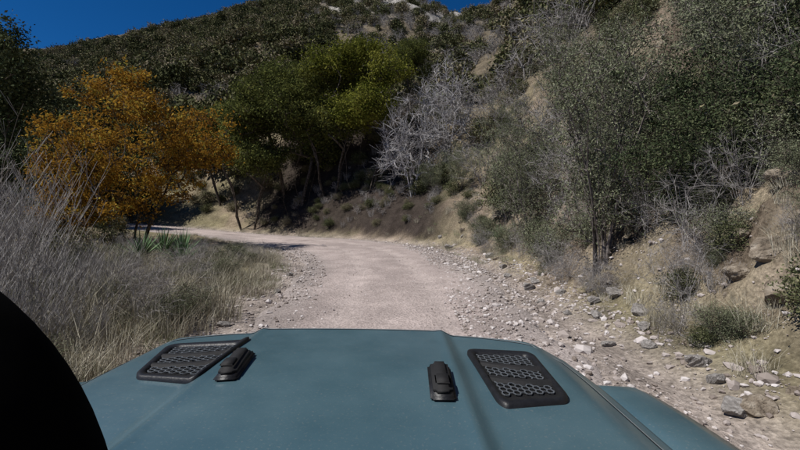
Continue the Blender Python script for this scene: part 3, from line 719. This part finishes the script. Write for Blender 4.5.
def drape(cor, u, v, lift):
    TL, TR, BR, BL = [np.array(c_) for c_ in cor]
    p = TL*(1-u)*(1-v)+TR*u*(1-v)+BR*u*v+BL*(1-u)*v
    return (p[0], p[1], float(hoodz(p[0], p[1]))+lift)
def rounded(n_, inset, rad):
    pts = []
    for cx_, cy_, a0 in ((1-inset-rad, inset+rad, -90), (1-inset-rad, 1-inset-rad, 0), (inset+rad, 1-inset-rad, 90), (inset+rad, inset+rad, 180)):
        for i in range(n_):
            a_ = math.radians(a0+90*i/(n_-1)); pts.append((cx_+rad*math.cos(a_), cy_+rad*math.sin(a_)))
    return pts
def ribbon(name, cor, rings, mat, close_cap=False):
    V = []; F = []; k = len(rings[0][0])
    for pts, lift in rings:
        for u, v in pts: V.append(drape(cor, u, v, lift))
    for r_ in range(len(rings)-1):
        for i in range(k):
            j = (i+1) % k; F.append((r_*k+i, r_*k+j, (r_+1)*k+j, (r_+1)*k+i))
    me = bpy.data.meshes.new(name)
    if close_cap: F.append(tuple((len(rings)-1)*k+i for i in range(k)))
    me.from_pydata(V, [], F); me.materials.append(mat)
    for p in me.polygons: p.use_smooth = len(p.vertices) == 4
    return add_obj(name, me, veh)
def vent(cor, nm, flip):
    ribbon('vent_frame_'+nm, cor, [(rounded(8, 0, .12), -.004), (rounded(8, .005, .12), .010), (rounded(8, .03, .12), .014), (rounded(8, .09, .09), .011), (rounded(8, .10, .09), .003)], M_plastic)
    ribbon('vent_recess_'+nm, cor, [(rounded(8, .098, .09), .003), (rounded(8, .2, .05), .0025)], M_void, True)
    sk_ = .12*flip
    for i, v in enumerate((.37, .64)):
        V = []; F = []; k = 14
        for a_ in range(k+1):
            u = .09+.82*a_/k; vv = v+sk_*(u-.5)+.03*math.sin(math.pi*a_/k)
            V += [drape(cor, u, vv-.04, .004), drape(cor, u, vv-.02, .013), drape(cor, u, vv+.02, .012), drape(cor, u, vv+.045, .004)]
        for a_ in range(k):
            for q in range(3): F.append((a_*4+q, a_*4+q+1, a_*4+q+5, a_*4+q+4))
        me = bpy.data.meshes.new('bar'); me.from_pydata(V, [], F); me.materials.append(M_rubber)
        add_obj('vent_bar_%s_%d' % (nm, i), me, veh)
    V = []; F = []
    def seg(a_, b_):
        A = np.array(drape(cor, *a_, .0065)); B_ = np.array(drape(cor, *b_, .0065)); d_ = B_-A; d_ /= np.linalg.norm(d_)+1e-9
        s_ = np.cross(d_, (0, 0, 1))*.0017; up = np.array((0, 0, .002)); b0 = len(V)
        V.extend([A-s_, A+s_, A+s_+up, A-s_+up, B_-s_, B_+s_, B_+s_+up, B_-s_+up])
        F.extend([(b0+3, b0+2, b0+6, b0+7), (b0, b0+3, b0+7, b0+4), (b0+1, b0+5, b0+6, b0+2)])
    def ok(p):
        vv = p[1]-sk_*(p[0]-.5)
        return .11 < p[0] < .89 and .11 < p[1] < .89 and (vv < .34 or .43 < vv < .61 or .70 < vv)
    rad_u, rad_v = .052, .034
    ci = 0
    u = .1
    while u < .95:
        v = .1+(ci % 2)*rad_v*.866
        while v < .95:
            h = [(u+rad_u*math.cos(math.radians(60*t)), v+rad_v*math.sin(math.radians(60*t))) for t in range(6)]
            for t in range(3):
                if ok(h[t]) and ok(h[(t+1) % 6]): seg(h[t], h[(t+1) % 6])
            v += rad_v*2*.866
        u += rad_u*1.5; ci += 1
    me = bpy.data.meshes.new('mesh'); me.from_pydata([tuple(p) for p in V], [], F); me.materials.append(M_mesh); add_obj('vent_mesh_'+nm, me, veh)
vent([(-.87, 1.50), (-.56, 1.53), (-.575, 1.13), (-.79, 1.18)], 'left', -1)
vent([(.23, 1.43), (.465, 1.41), (.445, 1.03), (.25, .99)], 'right', 1)
for x, y, rz, nm in ((-.50, 1.22, .12, 'left'), (.112, 1.10, -.03, 'right')):
    z = float(hoodz(x, y))
    bbox('hood_stop_base_'+nm, x, y, z+.006, .066, .22, .016, M_plastic, .007, (0, 0, rz))
    bbox('hood_stop_'+nm, x, y-.005, z+.022, .054, .19, .026, M_rubber, .010, (.03, 0, rz), taper=.88)
    bbox('hood_stop_pad_'+nm, x, y-.05, z+.034, .040, .06, .010, M_rubber, .005, (0, 0, rz))
bm = bmesh.new(); bmesh.ops.create_uvsphere(bm, u_segments=64, v_segments=40, radius=1)
for v in bm.verts:
    q = v.co; q.x = q.x*.32; q.y *= .16; q.z *= .33
    if q.z < -.12: q.z = -.12
me = bpy.data.meshes.new('cabin_part'); bm.to_mesh(me); bm.free(); me.materials.append(M_cab)
for p in me.polygons: p.use_smooth = True
add_obj('dark_cabin_part', me, veh, (-.56, .32, 1.335))  # unidentified black cabin shape, its form is assumed

# ------------------------------------------------------------------ light, sky, camera
EL, AZM = 54, 248
az_, el_ = math.radians(AZM), math.radians(EL)
sd_ = Vector((math.sin(az_)*math.cos(el_), math.cos(az_)*math.cos(el_), math.sin(el_)))
sun = bpy.data.lights.new('sun', 'SUN'); sun.energy = 5.0; sun.angle = math.radians(.5); sun.color = (1, .97, .93)
so = bpy.data.objects.new('sun', sun); scene.collection.objects.link(so); so.rotation_euler = sd_.to_track_quat('Z', 'Y').to_euler(); so.location = (0, 0, 50)
w = bpy.data.worlds.new('World'); scene.world = w; w.use_nodes = True
nt = w.node_tree; bg = nt.nodes['Background']
sk = nt.nodes.new('ShaderNodeTexSky'); sk.sky_type = 'NISHITA'; sk.sun_disc = False; sk.sun_elevation = el_; sk.sun_rotation = az_
sk.altitude = 2500; sk.air_density = .75; sk.dust_density = .05; sk.ozone_density = 9
hs = nt.nodes.new('ShaderNodeHueSaturation'); hs.inputs['Saturation'].default_value = 1.2; hs.inputs['Value'].default_value = 1.0
nt.links.new(sk.outputs[0], hs.inputs['Color']); nt.links.new(hs.outputs[0], bg.inputs[0]); bg.inputs[1].default_value = .085
cam = bpy.data.cameras.new('camera'); cam.sensor_width = 36; cam.lens = 18; cam.shift_y = -.0125; cam.clip_start = .02; cam.clip_end = 5000
co = bpy.data.objects.new('camera', cam); scene.collection.objects.link(co); co.location = (0, 0, 1.65); co.rotation_euler = (math.pi/2, 0, 0)
scene.camera = co
scene.view_settings.view_transform = 'Standard'; scene.view_settings.look = 'None'; scene.view_settings.exposure = 0
